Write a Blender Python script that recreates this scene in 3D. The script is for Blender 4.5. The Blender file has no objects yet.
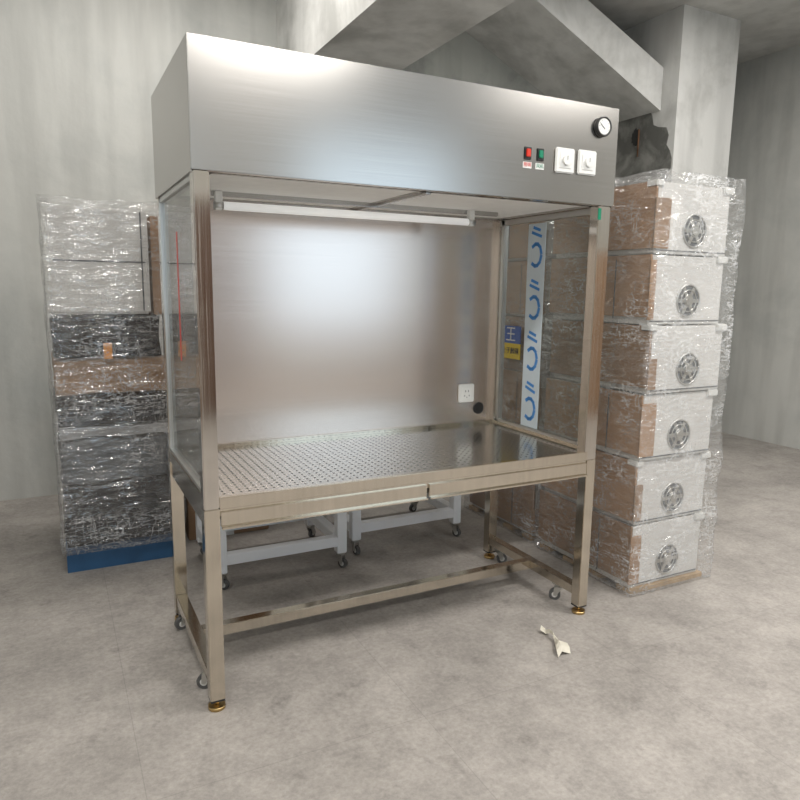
import bpy, bmesh, math, random
from mathutils import Vector, Matrix, noise
random.seed(4)
W=1.5; D=.68; HT=.674; HB=1.60; HZ=1.94
scene=bpy.context.scene

# ---------------------------------------------------------------- materials
def newmat(name):
    m=bpy.data.materials.new(name); m.use_nodes=True
    nt=m.node_tree; b=nt.nodes['Principled BSDF']; return m,nt,b
def plain(name,col,rough=.5,metal=0.,noise_amt=.06,scale=8.,bump=0.,spec=.5,emit=0.):
    m,nt,b=newmat(name)
    b.inputs['Roughness'].default_value=rough; b.inputs['Metallic'].default_value=metal
    b.inputs['Specular IOR Level'].default_value=spec
    if emit: b.inputs['Emission Color'].default_value=(1,.99,.97,1); b.inputs['Emission Strength'].default_value=emit
    tc=nt.nodes.new('ShaderNodeTexCoord'); n=nt.nodes.new('ShaderNodeTexNoise'); n.inputs['Scale'].default_value=scale; n.inputs['Detail'].default_value=5
    nt.links.new(tc.outputs['Object'],n.inputs['Vector'])
    r=nt.nodes.new('ShaderNodeMapRange'); r.inputs[1].default_value=.3; r.inputs[2].default_value=.7
    r.inputs[3].default_value=1-noise_amt; r.inputs[4].default_value=1+noise_amt
    nt.links.new(n.outputs['Fac'],r.inputs[0])
    mx=nt.nodes.new('ShaderNodeVectorMath'); mx.operation='SCALE'; mx.inputs[0].default_value=col[:3]
    nt.links.new(r.outputs[0],mx.inputs['Scale']); nt.links.new(mx.outputs[0],b.inputs['Base Color'])
    if bump:
        bp=nt.nodes.new('ShaderNodeBump'); bp.inputs['Strength'].default_value=bump; bp.inputs['Distance'].default_value=.01
        nt.links.new(n.outputs['Fac'],bp.inputs['Height']); nt.links.new(bp.outputs[0],b.inputs['Normal'])
    return m
def steel(name,col,rough,stretch=(1,1,200),rvar=.08,bump=.05,streak=.05):
    m,nt,b=newmat(name)
    b.inputs['Metallic'].default_value=1.
    tc=nt.nodes.new('ShaderNodeTexCoord'); mp=nt.nodes.new('ShaderNodeMapping'); mp.inputs['Scale'].default_value=stretch
    n=nt.nodes.new('ShaderNodeTexNoise'); n.inputs['Scale'].default_value=2.5; n.inputs['Detail'].default_value=3
    nt.links.new(tc.outputs['Object'],mp.inputs[0]); nt.links.new(mp.outputs[0],n.inputs['Vector'])
    r=nt.nodes.new('ShaderNodeMapRange'); r.inputs[3].default_value=rough-rvar; r.inputs[4].default_value=rough+rvar
    nt.links.new(n.outputs['Fac'],r.inputs[0]); nt.links.new(r.outputs[0],b.inputs['Roughness'])
    r2=nt.nodes.new('ShaderNodeMapRange'); r2.inputs[1].default_value=.3; r2.inputs[2].default_value=.7; r2.inputs[3].default_value=1-streak; r2.inputs[4].default_value=1+streak
    nt.links.new(n.outputs['Fac'],r2.inputs[0])
    mx=nt.nodes.new('ShaderNodeVectorMath'); mx.operation='SCALE'; mx.inputs[0].default_value=col
    nt.links.new(r2.outputs[0],mx.inputs['Scale']); nt.links.new(mx.outputs[0],b.inputs['Base Color'])
    if bump:
        bp=nt.nodes.new('ShaderNodeBump'); bp.inputs['Strength'].default_value=bump; bp.inputs['Distance'].default_value=.002
        nt.links.new(n.outputs['Fac'],bp.inputs['Height']); nt.links.new(bp.outputs[0],b.inputs['Normal'])
    return m
def film(name,tint,opac,rough,scale,white,base):
    # cling film: see-through, glossy, thin pale crease lines plus a faint milky haze
    m=bpy.data.materials.new(name); m.use_nodes=True; nt=m.node_tree; nt.nodes.clear(); N=nt.nodes.new; K=nt.links.new
    o=N('ShaderNodeOutputMaterial'); tr=N('ShaderNodeBsdfTransparent'); tr.inputs[0].default_value=(*tint,1)
    gl=N('ShaderNodeBsdfGlossy'); gl.inputs['Roughness'].default_value=rough; gl.inputs[0].default_value=(.95,.95,.95,1)
    df=N('ShaderNodeBsdfDiffuse'); df.inputs[0].default_value=(.82,.83,.84,1)
    tc=N('ShaderNodeTexCoord')
    prev=None
    for (rot,sc,st,wd) in [((.5,.5,0),scale,(1,1,4.5),.022),((-.6,-.5,.2),scale*1.5,(1,1,4.),.020),((0,.1,0),scale*1.1,(3.5,3.5,.9),.016)]:
        mp=N('ShaderNodeMapping'); mp.inputs['Scale'].default_value=st; mp.inputs['Rotation'].default_value=rot
        n=N('ShaderNodeTexNoise'); n.inputs['Scale'].default_value=sc; n.inputs['Detail'].default_value=3; n.inputs['Distortion'].default_value=.3
        K(tc.outputs['Object'],mp.inputs[0]); K(mp.outputs[0],n.inputs['Vector'])
        a=N('ShaderNodeMath'); a.operation='SUBTRACT'; a.inputs[1].default_value=.5; K(n.outputs['Fac'],a.inputs[0])
        b=N('ShaderNodeMath'); b.operation='ABSOLUTE'; K(a.outputs[0],b.inputs[0])
        c=N('ShaderNodeMapRange'); c.inputs[1].default_value=0; c.inputs[2].default_value=wd; c.inputs[3].default_value=1; c.inputs[4].default_value=0; K(b.outputs[0],c.inputs[0])
        if prev is None: prev=c.outputs[0]; first=n
        else:
            mx=N('ShaderNodeMath'); mx.operation='MAXIMUM'; K(prev,mx.inputs[0]); K(c.outputs[0],mx.inputs[1]); prev=mx.outputs[0]
    nb=N('ShaderNodeTexNoise'); nb.inputs['Scale'].default_value=5.; K(tc.outputs['Object'],nb.inputs['Vector'])
    rb=N('ShaderNodeMapRange'); rb.inputs[1].default_value=.38; rb.inputs[2].default_value=.62; rb.inputs[3].default_value=.15; rb.inputs[4].default_value=1; K(nb.outputs['Fac'],rb.inputs[0])
    mu=N('ShaderNodeMath'); mu.operation='MULTIPLY'; K(prev,mu.inputs[0]); K(rb.outputs[0],mu.inputs[1])
    fac=N('ShaderNodeMath'); fac.operation='MULTIPLY_ADD'; fac.inputs[1].default_value=white; fac.inputs[2].default_value=base; K(mu.outputs[0],fac.inputs[0])
    bp=N('ShaderNodeBump'); bp.inputs['Strength'].default_value=.9; bp.inputs['Distance'].default_value=.03
    K(first.outputs['Fac'],bp.inputs['Height']); K(bp.outputs[0],gl.inputs['Normal'])
    m1=N('ShaderNodeMixShader'); m1.inputs[0].default_value=opac; K(tr.outputs[0],m1.inputs[1]); K(gl.outputs[0],m1.inputs[2])
    m2=N('ShaderNodeMixShader'); K(fac.outputs[0],m2.inputs[0]); K(m1.outputs[0],m2.inputs[1]); K(df.outputs[0],m2.inputs[2])
    K(m2.outputs[0],o.inputs[0]); return m
def glassmat(name):
    m=bpy.data.materials.new(name); m.use_nodes=True; nt=m.node_tree; nt.nodes.clear()
    o=nt.nodes.new('ShaderNodeOutputMaterial'); tr=nt.nodes.new('ShaderNodeBsdfTransparent'); tr.inputs[0].default_value=(.80,.82,.81,1)
    gl=nt.nodes.new('ShaderNodeBsdfGlossy'); gl.inputs['Roughness'].default_value=.02
    fr=nt.nodes.new('ShaderNodeLayerWeight'); fr.inputs[0].default_value=.5
    pw=nt.nodes.new('ShaderNodeMath'); pw.operation='POWER'; pw.inputs[1].default_value=4.; nt.links.new(fr.outputs['Facing'],pw.inputs[0])
    mm=nt.nodes.new('ShaderNodeMath'); mm.operation='MULTIPLY_ADD'; mm.inputs[1].default_value=.8; mm.inputs[2].default_value=.05; nt.links.new(pw.outputs[0],mm.inputs[0])
    mx=nt.nodes.new('ShaderNodeMixShader'); nt.links.new(mm.outputs[0],mx.inputs[0]); nt.links.new(tr.outputs[0],mx.inputs[1]); nt.links.new(gl.outputs[0],mx.inputs[2])
    nt.links.new(mx.outputs[0],o.inputs[0]); return m

M={}
M['hood']=steel('brushed_steel_hood',(.50,.485,.465),.22,(1,1,300),.03,.0,.06)
M['back']=steel('brushed_steel_back',(.74,.66,.61),.235,(1,1,300),.03,.0,.045)
M['frame']=steel('polished_steel_frame',(.62,.565,.48),.13,(30,30,1),.05,.05)
M['post']=steel('polished_steel_post',(.64,.60,.55),.10,(30,30,1),.04,.10)
M['top']=steel('steel_worktop',(.58,.56,.52),.18,(1,60,1),.05,.0)
M['hole']=plain('hole_dark',(.05,.048,.045),.7)
M['glass']=glassmat('side_glass')
M['white']=plain('white_plastic',(.80,.80,.78),.35,noise_amt=.02)
M['filter']=plain('filter_media_white',(.93,.93,.92),.8,noise_amt=.03,scale=20)
M['alu']=steel('aluminium',(.62,.62,.61),.35,(1,1,1))
M['black']=plain('black_plastic',(.02,.02,.02),.35)
M['rubber']=plain('grey_rubber',(.10,.10,.10),.6)
M['red']=plain('red_rocker',(.65,.04,.02),.3)
M['green']=plain('green_rocker',(.01,.22,.12),.3)
M['brass']=plain('brass',(.62,.44,.2),.3,metal=1)
M['zinc']=plain('zinc_plate',(.6,.6,.58),.3,metal=1)
M['tube']=plain('lamp_tube_glass',(.88,.88,.86),.2,noise_amt=.01,emit=.32)  # tube is switched off; weak glow added to brighten the filter above
M['inset']=plain('white_plastic_inset',(.84,.84,.82),.3,noise_amt=.01)
M['powder']=plain('white_powder_coat',(.84,.86,.89),.4,noise_amt=.03)
M['card']=plain('cardboard_brown',(.38,.235,.14),.8,noise_amt=.14,scale=4)
M['card2']=plain('cardboard_dark',(.29,.18,.105),.8,noise_amt=.1,scale=5)
M['boxwhite']=plain('white_sheet_metal',(.68,.67,.65),.45,noise_amt=.05,scale=3)
M['foam']=plain('white_foam',(.72,.72,.70),.8)
M['dark']=plain('dark_plastic_bag',(.012,.014,.018),.2,noise_amt=.3,scale=6,bump=1.)
M['greybox']=plain('grey_box',(.10,.11,.12),.5,noise_amt=.2,scale=4)
M['silver']=plain('silver_grey_case',(.36,.37,.38),.4,noise_amt=.1,scale=3)
M['blue']=plain('blue_tarp',(.025,.09,.20),.45,noise_amt=.2,scale=6,bump=.6)
M['orange']=plain('orange_label',(.75,.30,.04),.6)
M['yellow']=plain('yellow_label',(.85,.60,.02),.5)
M['lblue']=plain('blue_label',(.02,.10,.42),.5)
M['filmblue']=plain('blue_print',(.06,.25,.62),.5)
M['pfilm']=plain('protective_film',(.58,.66,.72),.3,noise_amt=.06,scale=6,bump=.2)
M['film']=film('cling_film',(.96,.96,.96),.14,.09,7.,.60,.05)
M['filmdark']=film('cling_film_over_dark',(.95,.95,.95),.12,.10,7.,.40,.03)
M['paper']=plain('paper_scrap',(.70,.66,.56),.8,noise_amt=.08,scale=30)
M['wood']=plain('pallet_wood',(.42,.30,.18),.8,noise_amt=.2,scale=12)
M['lamp']=plain('lamp_housing',(.8,.8,.8),.5)  # housing of the added ceiling fill lights
M['door']=plain('brown_door',(.10,.05,.03),.4,noise_amt=.2)  # for the unseen door added as a dark reflection

def wallmat(name,col,col2,thr,scale=1.2):
    m,nt,b=newmat(name); b.inputs['Roughness'].default_value=.85
    tc=nt.nodes.new('ShaderNodeTexCoord'); n=nt.nodes.new('ShaderNodeTexNoise'); n.inputs['Scale'].default_value=scale; n.inputs['Detail'].default_value=9; n.inputs['Roughness'].default_value=.62; n.inputs['Distortion'].default_value=.3
    nt.links.new(tc.outputs['Object'],n.inputs['Vector'])
    r=nt.nodes.new('ShaderNodeValToRGB'); r.color_ramp.elements[0].position=thr-.08; r.color_ramp.elements[0].color=(*col2,1)
    r.color_ramp.elements[1].position=thr+.12; r.color_ramp.elements[1].color=(*col,1)
    nt.links.new(n.outputs['Fac'],r.inputs[0])
    # faint vertical water staining
    mp=nt.nodes.new('ShaderNodeMapping'); mp.inputs['Scale'].default_value=(5,5,.6); nt.links.new(tc.outputs['Object'],mp.inputs[0])
    n4=nt.nodes.new('ShaderNodeTexNoise'); n4.inputs['Scale'].default_value=1.4; n4.inputs['Detail'].default_value=6; nt.links.new(mp.outputs[0],n4.inputs['Vector'])
    cr=nt.nodes.new('ShaderNodeMapRange'); cr.inputs[1].default_value=.35; cr.inputs[2].default_value=.55; cr.inputs[3].default_value=.86; cr.inputs[4].default_value=1; nt.links.new(n4.outputs['Fac'],cr.inputs[0])
    s=nt.nodes.new('ShaderNodeVectorMath'); s.operation='SCALE'; nt.links.new(r.outputs[0],s.inputs[0]); nt.links.new(cr.outputs[0],s.inputs['Scale'])
    nt.links.new(s.outputs[0],b.inputs['Base Color'])
    bp=nt.nodes.new('ShaderNodeBump'); bp.inputs['Strength'].default_value=.25; bp.inputs['Distance'].default_value=.01
    n2=nt.nodes.new('ShaderNodeTexNoise'); n2.inputs['Scale'].default_value=18; n2.inputs['Detail'].default_value=6; nt.links.new(tc.outputs['Object'],n2.inputs['Vector'])
    nt.links.new(n2.outputs['Fac'],bp.inputs['Height']); nt.links.new(bp.outputs[0],b.inputs['Normal'])
    return m
M['wall']=wallmat('plaster_wall',(.58,.58,.55),(.47,.48,.46),.42)
M['wallgrey']=wallmat('worn_concrete_wall',(.40,.41,.38),(.20,.21,.20),.46,1.8)
M['ceil']=wallmat('ceiling_plaster',(.60,.60,.58),(.46,.46,.44),.44)
M['beam']=wallmat('beam_plaster',(.64,.64,.62),(.44,.44,.42),.42,2.)
M['patch']=wallmat('bare_concrete',(.27,.27,.25),(.12,.12,.11),.5,5)
M['rust']=plain('rust',(.12,.06,.03),.9,noise_amt=.3,scale=20)

def floormat():
    m,nt,b=newmat('dusty_concrete_floor')
    tc=nt.nodes.new('ShaderNodeTexCoord'); mp=nt.nodes.new('ShaderNodeMapping'); mp.inputs['Location'].default_value=(.22,.30,0)
    nt.links.new(tc.outputs['Object'],mp.inputs[0])
    br=nt.nodes.new('ShaderNodeTexBrick'); br.offset=0; br.inputs['Scale'].default_value=1; br.inputs['Brick Width'].default_value=.8; br.inputs['Row Height'].default_value=.8
    br.inputs['Mortar Size'].default_value=.002; br.inputs['Mortar Smooth'].default_value=.9
    br.inputs['Color1'].default_value=(.365,.338,.312,1); br.inputs['Color2'].default_value=(.355,.328,.303,1); br.inputs['Mortar'].default_value=(.29,.27,.25,1)
    nt.links.new(mp.outputs[0],br.inputs['Vector'])
    def N(sc,det,ro,a,bb,lo,hi,dist=0.):
        n=nt.nodes.new('ShaderNodeTexNoise'); n.inputs['Scale'].default_value=sc; n.inputs['Detail'].default_value=det; n.inputs['Roughness'].default_value=ro; n.inputs['Distortion'].default_value=dist
        nt.links.new(tc.outputs['Object'],n.inputs['Vector'])
        r=nt.nodes.new('ShaderNodeMapRange'); r.inputs[1].default_value=a; r.inputs[2].default_value=bb; r.inputs[3].default_value=lo; r.inputs[4].default_value=hi; nt.links.new(n.outputs['Fac'],r.inputs[0]); return n,r.outputs[0]
    na,a=N(2.6,15,.80,.36,.64,.70,1.20)
    nb,b2=N(60,6,.7,.3,.7,.82,1.15)
    nc,c=N(7,8,.7,.57,.70,1.,.72)
    mu=nt.nodes.new('ShaderNodeMath'); mu.operation='MULTIPLY'; nt.links.new(a,mu.inputs[0]); nt.links.new(b2,mu.inputs[1])
    mu2=nt.nodes.new('ShaderNodeMath'); mu2.operation='MULTIPLY'; nt.links.new(mu.outputs[0],mu2.inputs[0]); nt.links.new(c,mu2.inputs[1])
    s=nt.nodes.new('ShaderNodeVectorMath'); s.operation='SCALE'; nt.links.new(br.outputs['Color'],s.inputs[0]); nt.links.new(mu2.outputs[0],s.inputs['Scale'])
    nt.links.new(s.outputs[0],b.inputs['Base Color']); b.inputs['Roughness'].default_value=.75
    bp=nt.nodes.new('ShaderNodeBump'); bp.inputs['Strength'].default_value=.18; bp.inputs['Distance'].default_value=.003
    nt.links.new(nb.outputs['Fac'],bp.inputs['Height']); nt.links.new(bp.outputs[0],b.inputs['Normal'])
    return m
M['floor']=floormat()

# ---------------------------------------------------------------- geometry helpers
def empty(name,loc=(0,0,0)):
    e=bpy.data.objects.new(name,None); e.location=loc; e.empty_display_size=.1
    bpy.context.collection.objects.link(e); return e
def finish(name,bm,mat,parent=None,smooth=False):
    me=bpy.data.meshes.new(name); bm.normal_update(); bm.to_mesh(me); bm.free()
    if smooth:
        for p in me.polygons: p.use_smooth=True
    o=bpy.data.objects.new(name,me); bpy.context.collection.objects.link(o)
    if mat: me.materials.append(M[mat] if isinstance(mat,str) else mat)
    if parent: o.parent=parent; o.matrix_parent_inverse=Matrix.Translation(-Vector(parent.location))
    return o
def addbox(bm,x0,x1,y0,y1,z0,z1):
    mt=Matrix.Translation(((x0+x1)/2,(y0+y1)/2,(z0+z1)/2))@Matrix.Diagonal((x1-x0,y1-y0,z1-z0,1))
    return bmesh.ops.create_cube(bm,size=1,matrix=mt)['verts']
def box(name,x0,x1,y0,y1,z0,z1,mat,parent=None,bev=0.):
    bm=bmesh.new(); addbox(bm,x0,x1,y0,y1,z0,z1)
    if bev: bmesh.ops.bevel(bm,geom=bm.edges[:],offset=bev,segments=2,affect='EDGES')
    return finish(name,bm,mat,parent)
def boxes(name,lst,mat,parent=None,bev=0.):
    bm=bmesh.new()
    for l in lst: addbox(bm,*l)
    if bev: bmesh.ops.bevel(bm,geom=bm.edges[:],offset=bev,segments=2,affect='EDGES')
    return finish(name,bm,mat,parent)
def addcyl(bm,c,r,h,axis='Z',seg=24,r2=None):
    rot={'Z':Matrix(),'X':Matrix.Rotation(math.pi/2,4,'Y'),'Y':Matrix.Rotation(math.pi/2,4,'X')}[axis]
    bmesh.ops.create_cone(bm,cap_ends=True,segments=seg,radius1=r,radius2=r if r2 is None else r2,depth=h,matrix=Matrix.Translation(c)@rot)
def cyl(name,c,r,h,mat,parent=None,axis='Z',seg=28,r2=None):
    bm=bmesh.new(); addcyl(bm,c,r,h,axis,seg,r2); o=finish(name,bm,mat,parent)
    for p in o.data.polygons:
        if len(p.vertices)==4: p.use_smooth=True
    return o
def torus(name,c,R,r,mat,parent,axis='Y',seg=32,ms=8):
    bm=bmesh.new(); vs=[]
    for i in range(seg):
        a=2*math.pi*i/seg; ring=[]
        for j in range(ms):
            b=2*math.pi*j/ms; q=(R+r*math.cos(b)); u,v,w=q*math.cos(a),q*math.sin(a),r*math.sin(b)
            p={'Y':(u,w,v),'Z':(u,v,w),'X':(w,u,v)}[axis]
            ring.append(bm.verts.new((c[0]+p[0],c[1]+p[1],c[2]+p[2])))
        vs.append(ring)
    for i in range(seg):
        for j in range(ms):
            bm.faces.new((vs[i][j],vs[(i+1)%seg][j],vs[(i+1)%seg][(j+1)%ms],vs[i][(j+1)%ms]))
    bmesh.ops.recalc_face_normals(bm,faces=bm.faces)
    return finish(name,bm,mat,parent,True)
def text(name,body,size,loc,rot,mat,parent,ext=.0008):
    cu=bpy.data.curves.new(name,'FONT'); cu.body=body; cu.size=size; cu.extrude=ext; cu.align_x='CENTER'; cu.align_y='CENTER'
    o=bpy.data.objects.new(name,cu); bpy.context.collection.objects.link(o); o.location=loc; o.rotation_euler=rot; cu.materials.append(M[mat])
    if parent: o.parent=parent; o.matrix_parent_inverse=Matrix.Translation(-Vector(parent.location))
    return o
def crumple(name,x0,x1,y0,y1,z0,z1,mat,parent,amp=.02,n=14,freq=6.,seed=0.,floor_flat=True):
    bm=bmesh.new(); addbox(bm,x0,x1,y0,y1,z0,z1)
    bmesh.ops.subdivide_edges(bm,edges=bm.edges[:],cuts=n,use_grid_fill=True)
    for v in bm.verts:
        k=0. if (floor_flat and v.co.z<z0+.001) else 1.
        p=v.co*freq+Vector((seed,seed*2,0))
        d=noise.noise_vector(p)*amp*k; v.co+=d
        if v.co.z<z0: v.co.z=z0
    return finish(name,bm,mat,parent,True)
def caster(prefix,x,y,ztop,parent,R=.024,ang=0.):
    box(prefix+'_plate',x-.02,x+.02,y-.02,y+.02,ztop-.004,ztop,'zinc',parent)
    cyl(prefix+'_swivel',(x,y,ztop-.008),.013,.010,'zinc',parent)
    c,s=math.cos(ang),math.sin(ang); ox,oy=.014*c,.014*s
    bm=bmesh.new()
    addcyl(bm,(0,0,0),R,.018,'Y',28)
    for v in bm.verts: v.co=Vector((v.co.x*c-v.co.y*s+x+ox, v.co.x*s+v.co.y*c+y+oy, v.co.z+R))
    finish(prefix+'_wheel',bm,'rubber',parent)
    bm=bmesh.new(); addcyl(bm,(0,0,0),R*.5,.021,'Y',20)
    for v in bm.verts: v.co=Vector((v.co.x*c-v.co.y*s+x+ox, v.co.x*s+v.co.y*c+y+oy, v.co.z+R))
    finish(prefix+'_hub',bm,'white',parent)
    bm=bmesh.new()
    for sy in (-.013,.013):
        vs=addbox(bm,-.018,.016,sy-.0015,sy+.0015,0,ztop-.010-R+.004)
        for v in vs:
            if v.co.z<.001: v.co.x=.014+(v.co.x*.4)
    addbox(bm,-.018,.016,-.0145,.0145,ztop-.013-R,ztop-.010-R+.004)
    for v in bm.verts: v.co=Vector((v.co.x*c-v.co.y*s+x, v.co.x*s+v.co.y*c+y, v.co.z+R-.004))
    finish(prefix+'_fork',bm,'zinc',parent)

# ================================================================= ROOM
RX0,RX1,RY0,RY1,RZ=-1.15,5.2,-5.0,2.65,3.3
box('floor',RX0-.2,RX1+.2,RY0-.2,RY1+.2,-.1,0,'floor')
box('ceiling',RX0-.2,RX1+.2,RY0-.2,RY1+.2,RZ,RZ+.1,'ceil')
box('wall_back',RX0-.2,1.7,RY1,RY1+.15,0,RZ,'wall')
box('wall_back_worn',1.7,RX1+.2,RY1,RY1+.15,0,RZ,'wallgrey')
box('wall_left',RX0-.15,RX0,RY0,RY1,0,RZ,'wall')
box('wall_right',RX1,RX1+.15,RY0,RY1,0,RZ,'wall')
wins=[(-.9,.5),(2.0,3.9)]; z0w,z1w=.75,2.9  # unseen windows, added and placed to reflect in the bench steel
lst=[(RX0,RX1,RY0-.15,RY0,0,z0w),(RX0,RX1,RY0-.15,RY0,z1w,RZ)]
xs=[RX0]+[v for w in wins for v in w]+[RX1]
for i in range(0,len(xs),2): lst.append((xs[i],xs[i+1],RY0-.15,RY0,z0w,z1w))
boxes('wall_front',lst,'wall')
for k,(a,b) in enumerate(wins,1):
    e=empty('window_%d'%k,((a+b)/2,RY0-.08,(z0w+z1w)/2)); t=.05; y0,y1=RY0-.12,RY0-.04; mid=(a+b)/2
    boxes('sash',[(a,a+t,y0,y1,z0w,z1w),(b-t,b,y0,y1,z0w,z1w),(a,b,y0,y1,z0w,z0w+t),(a,b,y0,y1,z1w-t,z1w),(mid-.02,mid+.02,y0,y1,z0w,z1w)],'alu',e)
dd=empty('door_1',(1.2,RY0,0)); boxes('door_leaf',[(.85,1.7,RY0,RY0+.05,.01,2.15)],'door',dd,.004); boxes('door_frame',[(.79,.85,RY0,RY0+.07,0,2.21),(1.7,1.76,RY0,RY0+.07,0,2.21),(.85,1.7,RY0,RY0+.07,2.15,2.21)],'foam',dd)  # unseen dark door, added to give the steel reflections contrast
cyl('door_knob',(.93,RY0+.08,1.02),.028,.05,'zinc',dd,'Y')
for (x0,x1,y0,y1,hh) in [(4.2,5.0,-4.2,-3.4,1.7),(-1.1,-.6,-4.4,-3.8,1.1)]:  # unseen box stacks, added only for reflections in the polished posts
    S=empty('cardboard_box_stack',(x0,y0,0)); nz=4
    for k in range(nz):
        box('carton_%d'%(k+1),x0+random.uniform(0,.03),x1-random.uniform(0,.03),y0+random.uniform(0,.03),y1,k*hh/nz,(k+1)*hh/nz-.003,'card',S,.004)
        box('tape_%d'%(k+1),(x0+x1)/2-.03,(x0+x1)/2+.03,y1-.001,y1+.001,k*hh/nz,(k+1)*hh/nz-.003,'foam',S)
box('beam_ceiling',1.06,1.62,-.4,RY1,2.6,RZ,'beam')
bm=bmesh.new()
pts=[(2.25,3.30),(3.75,2.62),(3.75,2.92),(2.85,3.30)]
f=[bm.verts.new((x,1.9,z)) for x,z in pts]; g=[bm.verts.new((x,2.649,z)) for x,z in pts]
bm.faces.new(f); bm.faces.new(g[::-1])
for i in range(4): bm.faces.new((f[i],g[i],g[(i+1)%4],f[(i+1)%4]))
bmesh.ops.recalc_face_normals(bm,faces=bm.faces); finish('beam_sloped',bm,'beam')
box('column',3.75,4.35,1.75,RY1,0,RZ,'beam')
box('trim_1',1.62,3.75,RY1-.03,RY1,2.28,2.34,'beam')
dm=empty('wall_damage',(3.75,2.2,2.3))
def blobx(name,cy,cz,ry,rz,x,th,mat,seed):
    bm=bmesh.new(); n=44; f=[];g=[]
    for i in range(n):
        a=2*math.pi*i/n; k=1+.40*noise.noise(Vector((math.cos(a)*2.2+seed,math.sin(a)*2.2,seed)))+.03*random.uniform(-1,1)
        yy=min(2.64,max(1.76,cy+ry*k*math.cos(a)))
        f.append(bm.verts.new((x,yy,cz+rz*k*math.sin(a)))); g.append(bm.verts.new((x+th,yy,cz+rz*k*math.sin(a))))
    bm.faces.new(f); bm.faces.new(g[::-1])
    for i in range(n): bm.faces.new((f[i],g[i],g[(i+1)%n],f[(i+1)%n]))
    bmesh.ops.recalc_face_normals(bm,faces=bm.faces); return finish(name,bm,mat,dm)
blobx('bare_concrete_patch',2.2,2.26,.44,.42,3.744,.01,'patch',3.)
blobx('hole',2.12,2.47,.04,.06,3.738,.012,'black',9.)
cyl('rusty_rebar',(3.732,2.08,2.42),.006,.20,'rust',dm)

# ================================================================= CLEAN BENCH
B=empty('laminar_flow_clean_bench',(0,0,0))
P=.045
legs=[(0,P,0,P),(W-P,W,0,P),(0,P,D-P,D),(W-P,W,D-P,D)]
boxes('legs',[(a,b,c,d,.035,HT-.03) for a,b,c,d in legs],'frame',B,.002)
for i,(a,b,c,d) in enumerate(legs,1):
    x,y=(a+b)/2,(c+d)/2
    cyl('foot_%d'%i,(x,y,.006),.026,.012,'brass',B); cyl('foot_stem_%d'%i,(x,y,.022),.008,.03,'brass',B)
    boxes('leg_cap_%d'%i,[(a+.001,b-.001,c+.001,d-.001,.030,.036)],'black',B)
RB,RT=.074,.112
boxes('bottom_rails',[(.003,P-.003,P,D-P,RB,RT),(W-P+.003,W-.003,P,D-P,RB,RT),(P-.003,W-P+.003,.32,.36,RB,RT)],'frame',B,.002)
for i,(x,y,a) in enumerate([(.022,.14,2.6),(.022,.58,3.4),(W-.022,.15,2.4),(W-.022,.58,-.4)],1): caster('caster_%d'%i,x,y,RB,B,ang=a)
boxes('worktop',[(P,W-P,.002,D-.01,HT-.012,HT),(.004,P,P,D-P,HT-.012,HT),(W-P,W-.004,P,D-P,HT-.012,HT)],'top',B)
boxes('worktop_rim',[(P,W-P,-.002,.018,HT-.030,HT+.004),(P,W-P,D-.03,D-.015,HT,HT+.014),(.001,.018,P,D-P,HT-.03,HT+.010),(W-.018,W-.001,P,D-P,HT-.03,HT+.010)],'frame',B,.0015)
bm=bmesh.new(); nx,ny=54,22
for i in range(nx):
    for j in range(ny):
        x=.07+i*(W-.14)/(nx-1); y=.05+j*(D-.12)/(ny-1)
        vs=[bm.verts.new((x+.0038*math.cos(k*math.pi/4),y+.0038*math.sin(k*math.pi/4),HT+.0006)) for k in range(8)]; bm.faces.new(vs)
finish('worktop_perforations',bm,'hole',B)
boxes('apron',[(P,W-P,.004,.04,HT-.055,HT-.030),(P,W-P,D-.04,D-.004,HT-.085,HT-.012),(.004,P-.004,P,D-P,HT-.085,HT-.031),(W-P+.004,W-.004,P,D-P,HT-.085,HT-.031)],'frame',B,.002)
for i,(a,b) in enumerate([(P+.003,.742),(.752,W-P-.003)],1):
    boxes('drawer_front_%d'%i,[(a,b,-.004,.012,HT-.086,HT-.040),(a,b,-.016,-.002,HT-.090,HT-.084)],'frame',B,.0015)
    boxes('drawer_box_%d'%i,[(a+.01,b-.01,.012,.45,HT-.082,HT-.05)],'hood',B)
boxes('upper_posts',[(0,P,0,P,HT-.0295,HB-.001),(W-.060,W-.0005,0,P,HT-.0295,HB-.001),(0,P,D-P,D,HT-.0295,HB-.001),(W-P,W,D-P,D,HT-.0295,HB-.001)],'post',B,.003)
for i,x in enumerate((.010,W-.016),1):
    boxes('side_glass_%d'%i,[(x,x+.006,P,D-P,HT+.012,HB-.02)],'glass',B)
    xa=.003 if i==1 else W-.027
    boxes('glass_channel_%d'%i,[(xa,xa+.024,P,P+.010,HT+.011,HB),(xa,xa+.024,D-P-.010,D-P,HT+.011,HB),(xa,xa+.024,P,D-P,HT+.011,HT+.022),(xa,xa+.024,P,D-P,HB-.022,HB)],'alu',B)
boxes('back_panel',[(P-.01,W-P+.01,D-.014,D-.006,HT,HB+.02)],'back',B)
t=.004
boxes('hood_front_panel',[(-.004,W+.006,-.006,-.002+t,HB,HZ)],'hood',B,.0015)
boxes('hood_side_panels',[(-.004,0,.002,D+.004,HB-.004,HZ),(W+.002,W+.006,.002,D+.004,HB-.004,HZ)],'hood',B)
boxes('hood_back_panel',[(0,W,D,D+.004,HB,HZ)],'hood',B)
boxes('hood_top_panel',[(0,W,.002,D,HZ-.005,HZ-.0005)],'hood',B)
boxes('hood_inner_lip',[(0,W+.002,.003,.022,HB,HB+.004),(0,.012,.03,D,HB-.001,HB+.05),(W-.012,W,.03,D,HB-.001,HB+.05)],'frame',B)
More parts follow.
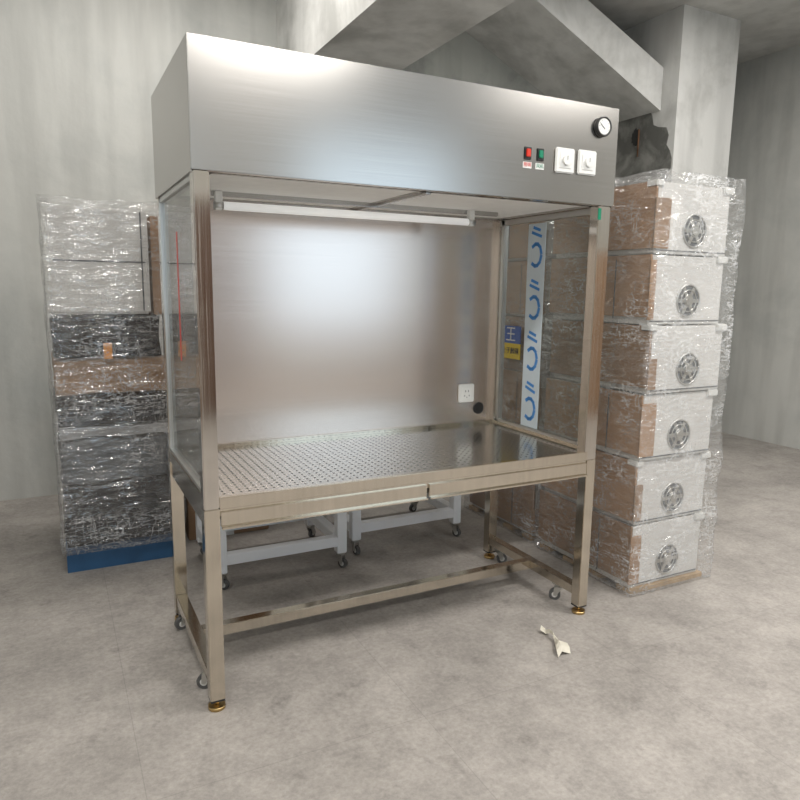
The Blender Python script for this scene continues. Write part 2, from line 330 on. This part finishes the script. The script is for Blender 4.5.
for i,(a,b) in enumerate([(.05,.74),(.76,1.45)],1):
    boxes('filter_%d'%i,[(a,b,.05,D-.05,HB+.006,HB+.10)],'filter',B)
    f_=.012; y0,y1=.045,D-.045
    boxes('filter_frame_%d'%i,[(a-.006,a+f_,y0,y1,HB+.001,HB+.012),(b-f_,b+.006,y0,y1,HB+.001,HB+.012),(a,b,y0,y0+f_,HB+.001,HB+.012),(a,b,y1-f_,y1,HB+.001,HB+.012)],'hood',B)
boxes('filter_support',[(0,W,.022,.045,HB+.004,HB+.03),(0,W,D-.045,D-.014,HB+.0,HB+.03),(.012,.045,.045,D-.045,HB+.004,HB+.03),(1.456,W-.012,.045,D-.045,HB+.004,HB+.03),(.741,.759,.04,D-.04,HB-.006,HB+.03)],'hood',B)
cyl('lamp_tube',(.66,.42,HB-.042),.014,.98,'tube',B,'X')
for i,x in enumerate((.16,1.16),1):
    cyl('lamp_cap_%d'%i,(x,.42,HB-.042),.015,.03,'alu',B,'X')
    box('lamp_holder_%d'%i,x-.012,x+.012,.408,.432,HB-.057,HB+.005,'white',B,.002)
box('lamp_batten',.14,1.30,.43,.445,HB-.010,HB+.006,'hood',B,.002)
yf=-.006
for i,(x,mt,lb,lm) in enumerate([(1.105,'red','照明','red'),(1.158,'green','风机','green')],1):
    box('switch_bezel_%d'%i,x-.014,x+.014,yf-.004,yf,1.728,1.768,'black',B,.001)
    box('switch_rocker_%d'%i,x-.009,x+.009,yf-.009,yf-.003,1.736,1.762,mt,B,.002)
    box('switch_label_%d'%i,x-.018,x+.018,yf-.001,yf,1.700,1.720,'white',B)
    text('switch_text_%d'%i,lb,.016,(x,yf-.0015,1.710),(math.pi/2,0,0),lm,B,.0003)
def socket(prefix,x,z,y,s=.043,holes=True):
    box(prefix+'_plate',x-s,x+s,y-.010,y,z-s,z+s,'white',B,.004)
    box(prefix+'_inset',x-s*.62,x+s*.62,y-.012,y-.009,z-s*.62,z+s*.62,'inset',B,.001)
    if holes:
        L=[(x-.0025-.011,x-.011+.0005,y-.0128,y-.011,z-.002-.012,z+.004-.012),(x+.011-.0005,x+.011+.0025,y-.0128,y-.011,z-.014,z-.008),(x-.0012,x+.0012,y-.0128,y-.011,z-.022,z-.015),
           (x-.009,x-.006,y-.0128,y-.011,z+.006,z+.014),(x+.006,x+.009,y-.0128,y-.011,z+.006,z+.014)]
        boxes(prefix+'_slots',L,'black',B)
def knobplate(prefix,x,z,y,s=.042):
    socket(prefix,x,z,y,s,False)
    cyl(prefix+'_dial',(x,y-.016,z),.016,.010,'white',B,'Y'); box(prefix+'_dial_mark',x-.001,x+.001,y-.0215,y-.0205,z,z+.014,'greybox',B)
knobplate('speed_dial_1',1.262,1.738,yf,.042); knobplate('speed_dial_2',1.362,1.740,yf,.042)
socket('back_socket',1.318,.822,D-.014,.042)
torus('grommet_ring',(1.39,D-.016,.748),.024,.005,'black',B); cyl('grommet_disc',(1.39,D-.016,.748),.022,.005,'black',B,'Y')
cyl('gauge_body',(1.425,yf-.006,1.868),.034,.014,'black',B,'Y'); cyl('gauge_face',(1.425,yf-.0138,1.868),.027,.002,'white',B,'Y')
torus('gauge_ring',(1.425,yf-.013,1.868),.031,.004,'black',B)
bm=bmesh.new(); addbox(bm,-.0012,.0012,-.0005,.0005,-.004,.022)
bmesh.ops.rotate(bm,verts=bm.verts,cent=(0,0,0),matrix=Matrix.Rotation(-.9,3,'Y')); bmesh.ops.translate(bm,verts=bm.verts,vec=(1.425,yf-.0155,1.862)); finish('gauge_needle',bm,'black',B)
L=[]
for k in range(9):
    a=math.radians(210-k*30); L.append((1.425+.022*math.cos(a)-.001,1.425+.022*math.cos(a)+.001,yf-.0152,yf-.0146,1.868+.022*math.sin(a)-.001,1.868+.022*math.sin(a)+.001))
boxes('gauge_ticks',L,'black',B)
box('green_sticker',1.438,1.452,-.0015,-.0,1.55,1.59,'green',B)
box('red_tape',.008,.0095,.345,.351,1.05,1.46,'red',B)  # thin red strip lying on the left glass
box('protective_film_strip',W-.0185,W-.0165,.345,.46,HT+.024,HB-.03,'pfilm',B)
bm=bmesh.new()
def bar(dy,dz,w,h,r,z):
    b2=bmesh.new(); addbox(b2,W-.0195,W-.0186,-w/2,w/2,-h/2,h/2); bmesh.ops.rotate(b2,verts=b2.verts,cent=(W-.019,0,0),matrix=Matrix.Rotation(r,3,'X')); bmesh.ops.translate(b2,verts=b2.verts,vec=(0,.403+dy,z+dz))
    me=bpy.data.meshes.new('t'); b2.to_mesh(me); b2.free(); bm.from_mesh(me)
for k,z in enumerate([.78,1.0,1.22,1.44]):
    for j in range(8):
        a=math.radians(60+j*34); bar(.034*math.cos(a),.045*math.sin(a),.026,.015,a+math.pi/2,z)
    bar(0,.085,.07,.012,.3,z); bar(.0,.108,.05,.012,.3,z)
finish('film_print_marks',bm,'filmblue',B)

# ================================================================= CARTON STACKS (right)
def carton_stack(x0,x1,y0,y1,layers,h,fans=True,name='wrapped_fan_box_stack'):
    S=empty(name,(x0,y0,0))
    boxes('pallet',[(x0,x1,y0+k*(y1-y0-.08)/3,y0+.08+k*(y1-y0-.08)/3,.0,.02) for k in range(4)],'wood',S)
    z=.02
    for k in range(layers):
        jx,jy=random.uniform(-.012,.012),random.uniform(-.012,.012)
        a,b,c,d=x0+jx,x1+jx,y0+jy,y1+jy
        box('fan_box_%d'%(k+1),a+.012,b-.012,c+.004,d-.012,z,z+h-.006,'boxwhite',S,.004)
        hh=h*random.uniform(.88,1.0)
        boxes('cardboard_sleeve_%d'%(k+1),[(a,a+.010,c+.0,d,z+h-hh,z+h-.004)],'card' if k%3 else 'card2',S,.001)
        boxes('sleeve_seam_%d'%(k+1),[(a-.001,a,c+.30*(d-c)*(1+.5*(k%2)),c+.30*(d-c)*(1+.5*(k%2))+.006,z+.02,z+h-.02)],'greybox',S)
        fw=.03+.06*random.random()
        boxes('carton_flap_%d'%(k+1),[(a,a+fw,c-.004,c+.004,z+.02,z+h*random.uniform(.4,.95))],'card2' if k%2 else 'card',S)
        boxes('foam_corner_%d'%(k+1),[(b-.06,b+.004,c-.006,c+.05,z+h-.03,z+h)]+([(a-.004,a+.04,c-.006,c+.05,z+h-.025,z+h)] if k%2 else []),'foam',S,.004)
        boxes('case_seam_%d'%(k+1),[(a+.02,b-.02,c+.001,c+.004,z+.012,z+.016)],'greybox',S)
        if fans:
            for fx in (a+.235,):
                cz=z+h*.5-.045
                torus('fan_ring_%d'%(k+1),(fx,c+.002,cz),.066,.004,'alu',S); torus('fan_ring_in_%d'%(k+1),(fx,c+.0,cz),.045,.0025,'zinc',S); torus('fan_ring_mid_%d'%(k+1),(fx,c+.0,cz),.024,.0025,'zinc',S)
                cyl('fan_well_%d'%(k+1),(fx,c+.006,cz),.064,.006,'greybox',S,'Y'); cyl('fan_hub_%d'%(k+1),(fx,c-.002,cz),.020,.01,'zinc',S,'Y')
                bm=bmesh.new()
                for q in range(6):
                    b2=bmesh.new(); addbox(b2,.016,.060,-.001,.001,-.008,.008); bmesh.ops.rotate(b2,verts=b2.verts,cent=(0,0,0),matrix=Matrix.Rotation(q*math.pi/3,3,'Y')); bmesh.ops.translate(b2,verts=b2.verts,vec=(fx,c+.001,cz))
                    me=bpy.data.meshes.new('t'); b2.to_mesh(me); b2.free(); bm.from_mesh(me)
                finish('fan_blades_%d'%(k+1),bm,'alu',S)
        z+=h
    crumple('cling_film_wrap',x0-.024,x1+.024,y0-.028,y1+.022,.004,z+.03,'film',S,.016,30,8.,x0*3+y0)
    return S,z
carton_stack(1.79,2.24,.05,.66,6,.285)
S2,zz=carton_stack(1.80,2.24,.74,1.34,6,.285,False)
box('label_blue',1.764,1.768,.86,1.02,1.02,1.11,'lblue',S2); box('label_yellow',1.764,1.768,.86,1.02,.94,1.02,'yellow',S2)
text('label_text_1','王',.085,(1.763,.94,1.062),(math.pi/2,0,-math.pi/2),'white',S2); text('label_text_2','止于触碰',.036,(1.763,.94,.98),(math.pi/2,0,-math.pi/2),'black',S2)

# ================================================================= WRAPPED EQUIPMENT (left rear)
XL=-.36
E=empty('wrapped_equipment_stack',(-.1,1.3,0))
boxes('pallet',[(XL-.005,.12,1.32+k*.2,1.40+k*.2,.0,.08) for k in range(3)]+[(XL-.005,.12,1.32,1.82,.08,.10)],'blue',E)
z=.10; i=0
for k,(h,x1,mt) in enumerate([(.30,.12,'dark'),(.20,.09,'greybox'),(.06,.13,'silver'),(.14,.12,'dark'),(.17,.10,'card2'),(.19,.08,'dark')]):
    i+=1; crumple('bagged_box_%d'%i,XL,x1,1.33+random.uniform(0,.04),1.82,z+.004,z+h-.008,mt,E,.020,12,7.,i*3.,False)
    z+=h
box('white_case',XL+.01,.045,1.33,1.80,z+.005,z+.46,'boxwhite',E,.01)
boxes('white_case_trim',[(XL+.02,.03,1.326,1.331,z+.23,z+.236),(.012,.018,1.326,1.331,z+.02,z+.45)],'greybox',E)
box('brown_board',.06,.11,1.36,1.80,z+.0,z+.44,'card',E,.003)
box('orange_sticker',-.165,-.13,1.290,1.294,.97,1.04,'orange',E)
crumple('cling_film_wrap',XL-.02,.15,1.27,1.86,.10,z+.49,'filmdark',E,.018,26,7.,2.)
C=empty('wrapped_carton',(.25,1.5,0))
box('carton_body',.2,.62,1.50,1.95,0,.95,'card2',C,.004); box('carton_tape',.39,.43,1.497,1.952,0,.952,'foam',C)
def stand(x0,x1,y0,y1,h,rail=.11,t=.046):
    S=empty('white_steel_stand',(x0,y0,0))
    L=[]
    for a in (x0,x1-t):
        for c in (y0,y1-t): L.append((a,a+t,c,c+t,.075,h))
    for zz in (rail,h-t):
        L+=[(x0+t,x1-t,y0,y0+t,zz,zz+t),(x0+t,x1-t,y1-t,y1,zz,zz+t),(x0,x0+t,y0+t,y1-t,zz,zz+t),(x1-t,x1,y0+t,y1-t,zz,zz+t)]
    boxes('frame',L,'powder',S,.002)
    i=0
    for a in (x0+t/2,x1-t/2):
        for c in (y0+t/2,y1-t/2):
            i+=1; caster('caster_%d'%i,a,c,.075,S,.022,random.uniform(0,6))
    crumple('bagged_tabletop',x0,x1,y0,y1,h,h+.06,'greybox',S,.008,8,8.,x0,False)
stand(.20,.80,.84,1.30,.72); stand(.88,1.50,.96,1.45,.72)
T=empty('blue_tarp_bundle',(.7,2.2,0)); crumple('tarp_folds',.1,1.3,2.0,2.4,0,.5,'blue',T,.06,16,5.,1.)
bm=bmesh.new(); n=9; rows=[]
for i in range(n):
    s=i/(n-1); x=1.20+.045*math.sin(s*2.4)*.6+s*.02; y=-.22+s*.17; wd=.018+.014*math.sin(s*5+1); z=.004+.018*abs(math.sin(s*7))
    rows.append([bm.verts.new((x-wd,y,z)),bm.verts.new((x-wd*.2,y+.01,z+.012)),bm.verts.new((x+wd,y+.004,max(.002,z-.004)))])
for i in range(n-1):
    for j in range(2): bm.faces.new((rows[i][j],rows[i][j+1],rows[i+1][j+1],rows[i+1][j]))
finish('crumpled_paper_scrap',bm,'paper')

# ================================================================= LIGHT
w=bpy.data.worlds.new('World'); scene.world=w; w.use_nodes=True; bg=w.node_tree.nodes['Background']; bg.inputs[0].default_value=(.70,.86,1,1); bg.inputs[1].default_value=2.2
def area(name,loc,rot,sx,sy,pw,col):
    l=bpy.data.lights.new(name,'AREA'); l.shape='RECTANGLE'; l.size=sx; l.size_y=sy; l.energy=pw; l.color=col
    o=bpy.data.objects.new(name,l); bpy.context.collection.objects.link(o); o.location=loc; o.rotation_euler=rot; return o
for k,(x,y,pw) in enumerate([(-.3,-1.4,54),(2.6,-1.2,62),(1.2,-3.2,48),(3.9,-3.0,36),(3.2,.6,34),(.2,1.6,28)],1):  # unseen ceiling fixtures, added as fill light for the room
    L=empty('ceiling_lamp' ,(x,y,RZ)); box('housing',x-.62,x+.62,y-.13,y+.13,RZ-.05,RZ,'lamp',L)
    o=area('tube_panel',(x,y,RZ-.055),(0,0,0),1.2,.22,pw,(1,.965,.92)); o.parent=L; o.matrix_parent_inverse=Matrix.Translation(-Vector(L.location))

# ================================================================= CAMERA
cx,cy,cz,yaw,pitch,roll,f=-0.3618,-1.9398,1.2880,0.4751,0.1616,0.0132,676.93
F=Vector((math.sin(yaw)*math.cos(pitch),math.cos(yaw)*math.cos(pitch),-math.sin(pitch)))
R=Vector((math.cos(yaw),-math.sin(yaw),0)); Uv=R.cross(F)
c,s=math.cos(roll),math.sin(roll); R2=c*R+s*Uv; U2=-s*R+c*Uv
cd=bpy.data.cameras.new('camera'); cam=bpy.data.objects.new('camera',cd); bpy.context.collection.objects.link(cam)
m=Matrix((( R2.x,U2.x,-F.x,cx),(R2.y,U2.y,-F.y,cy),(R2.z,U2.z,-F.z,cz),(0,0,0,1))); cam.matrix_world=m
cd.sensor_width=36; cd.lens=f/800*36; cd.clip_start=.05; scene.camera=cam
scene.view_settings.view_transform='Standard'; scene.view_settings.exposure=0
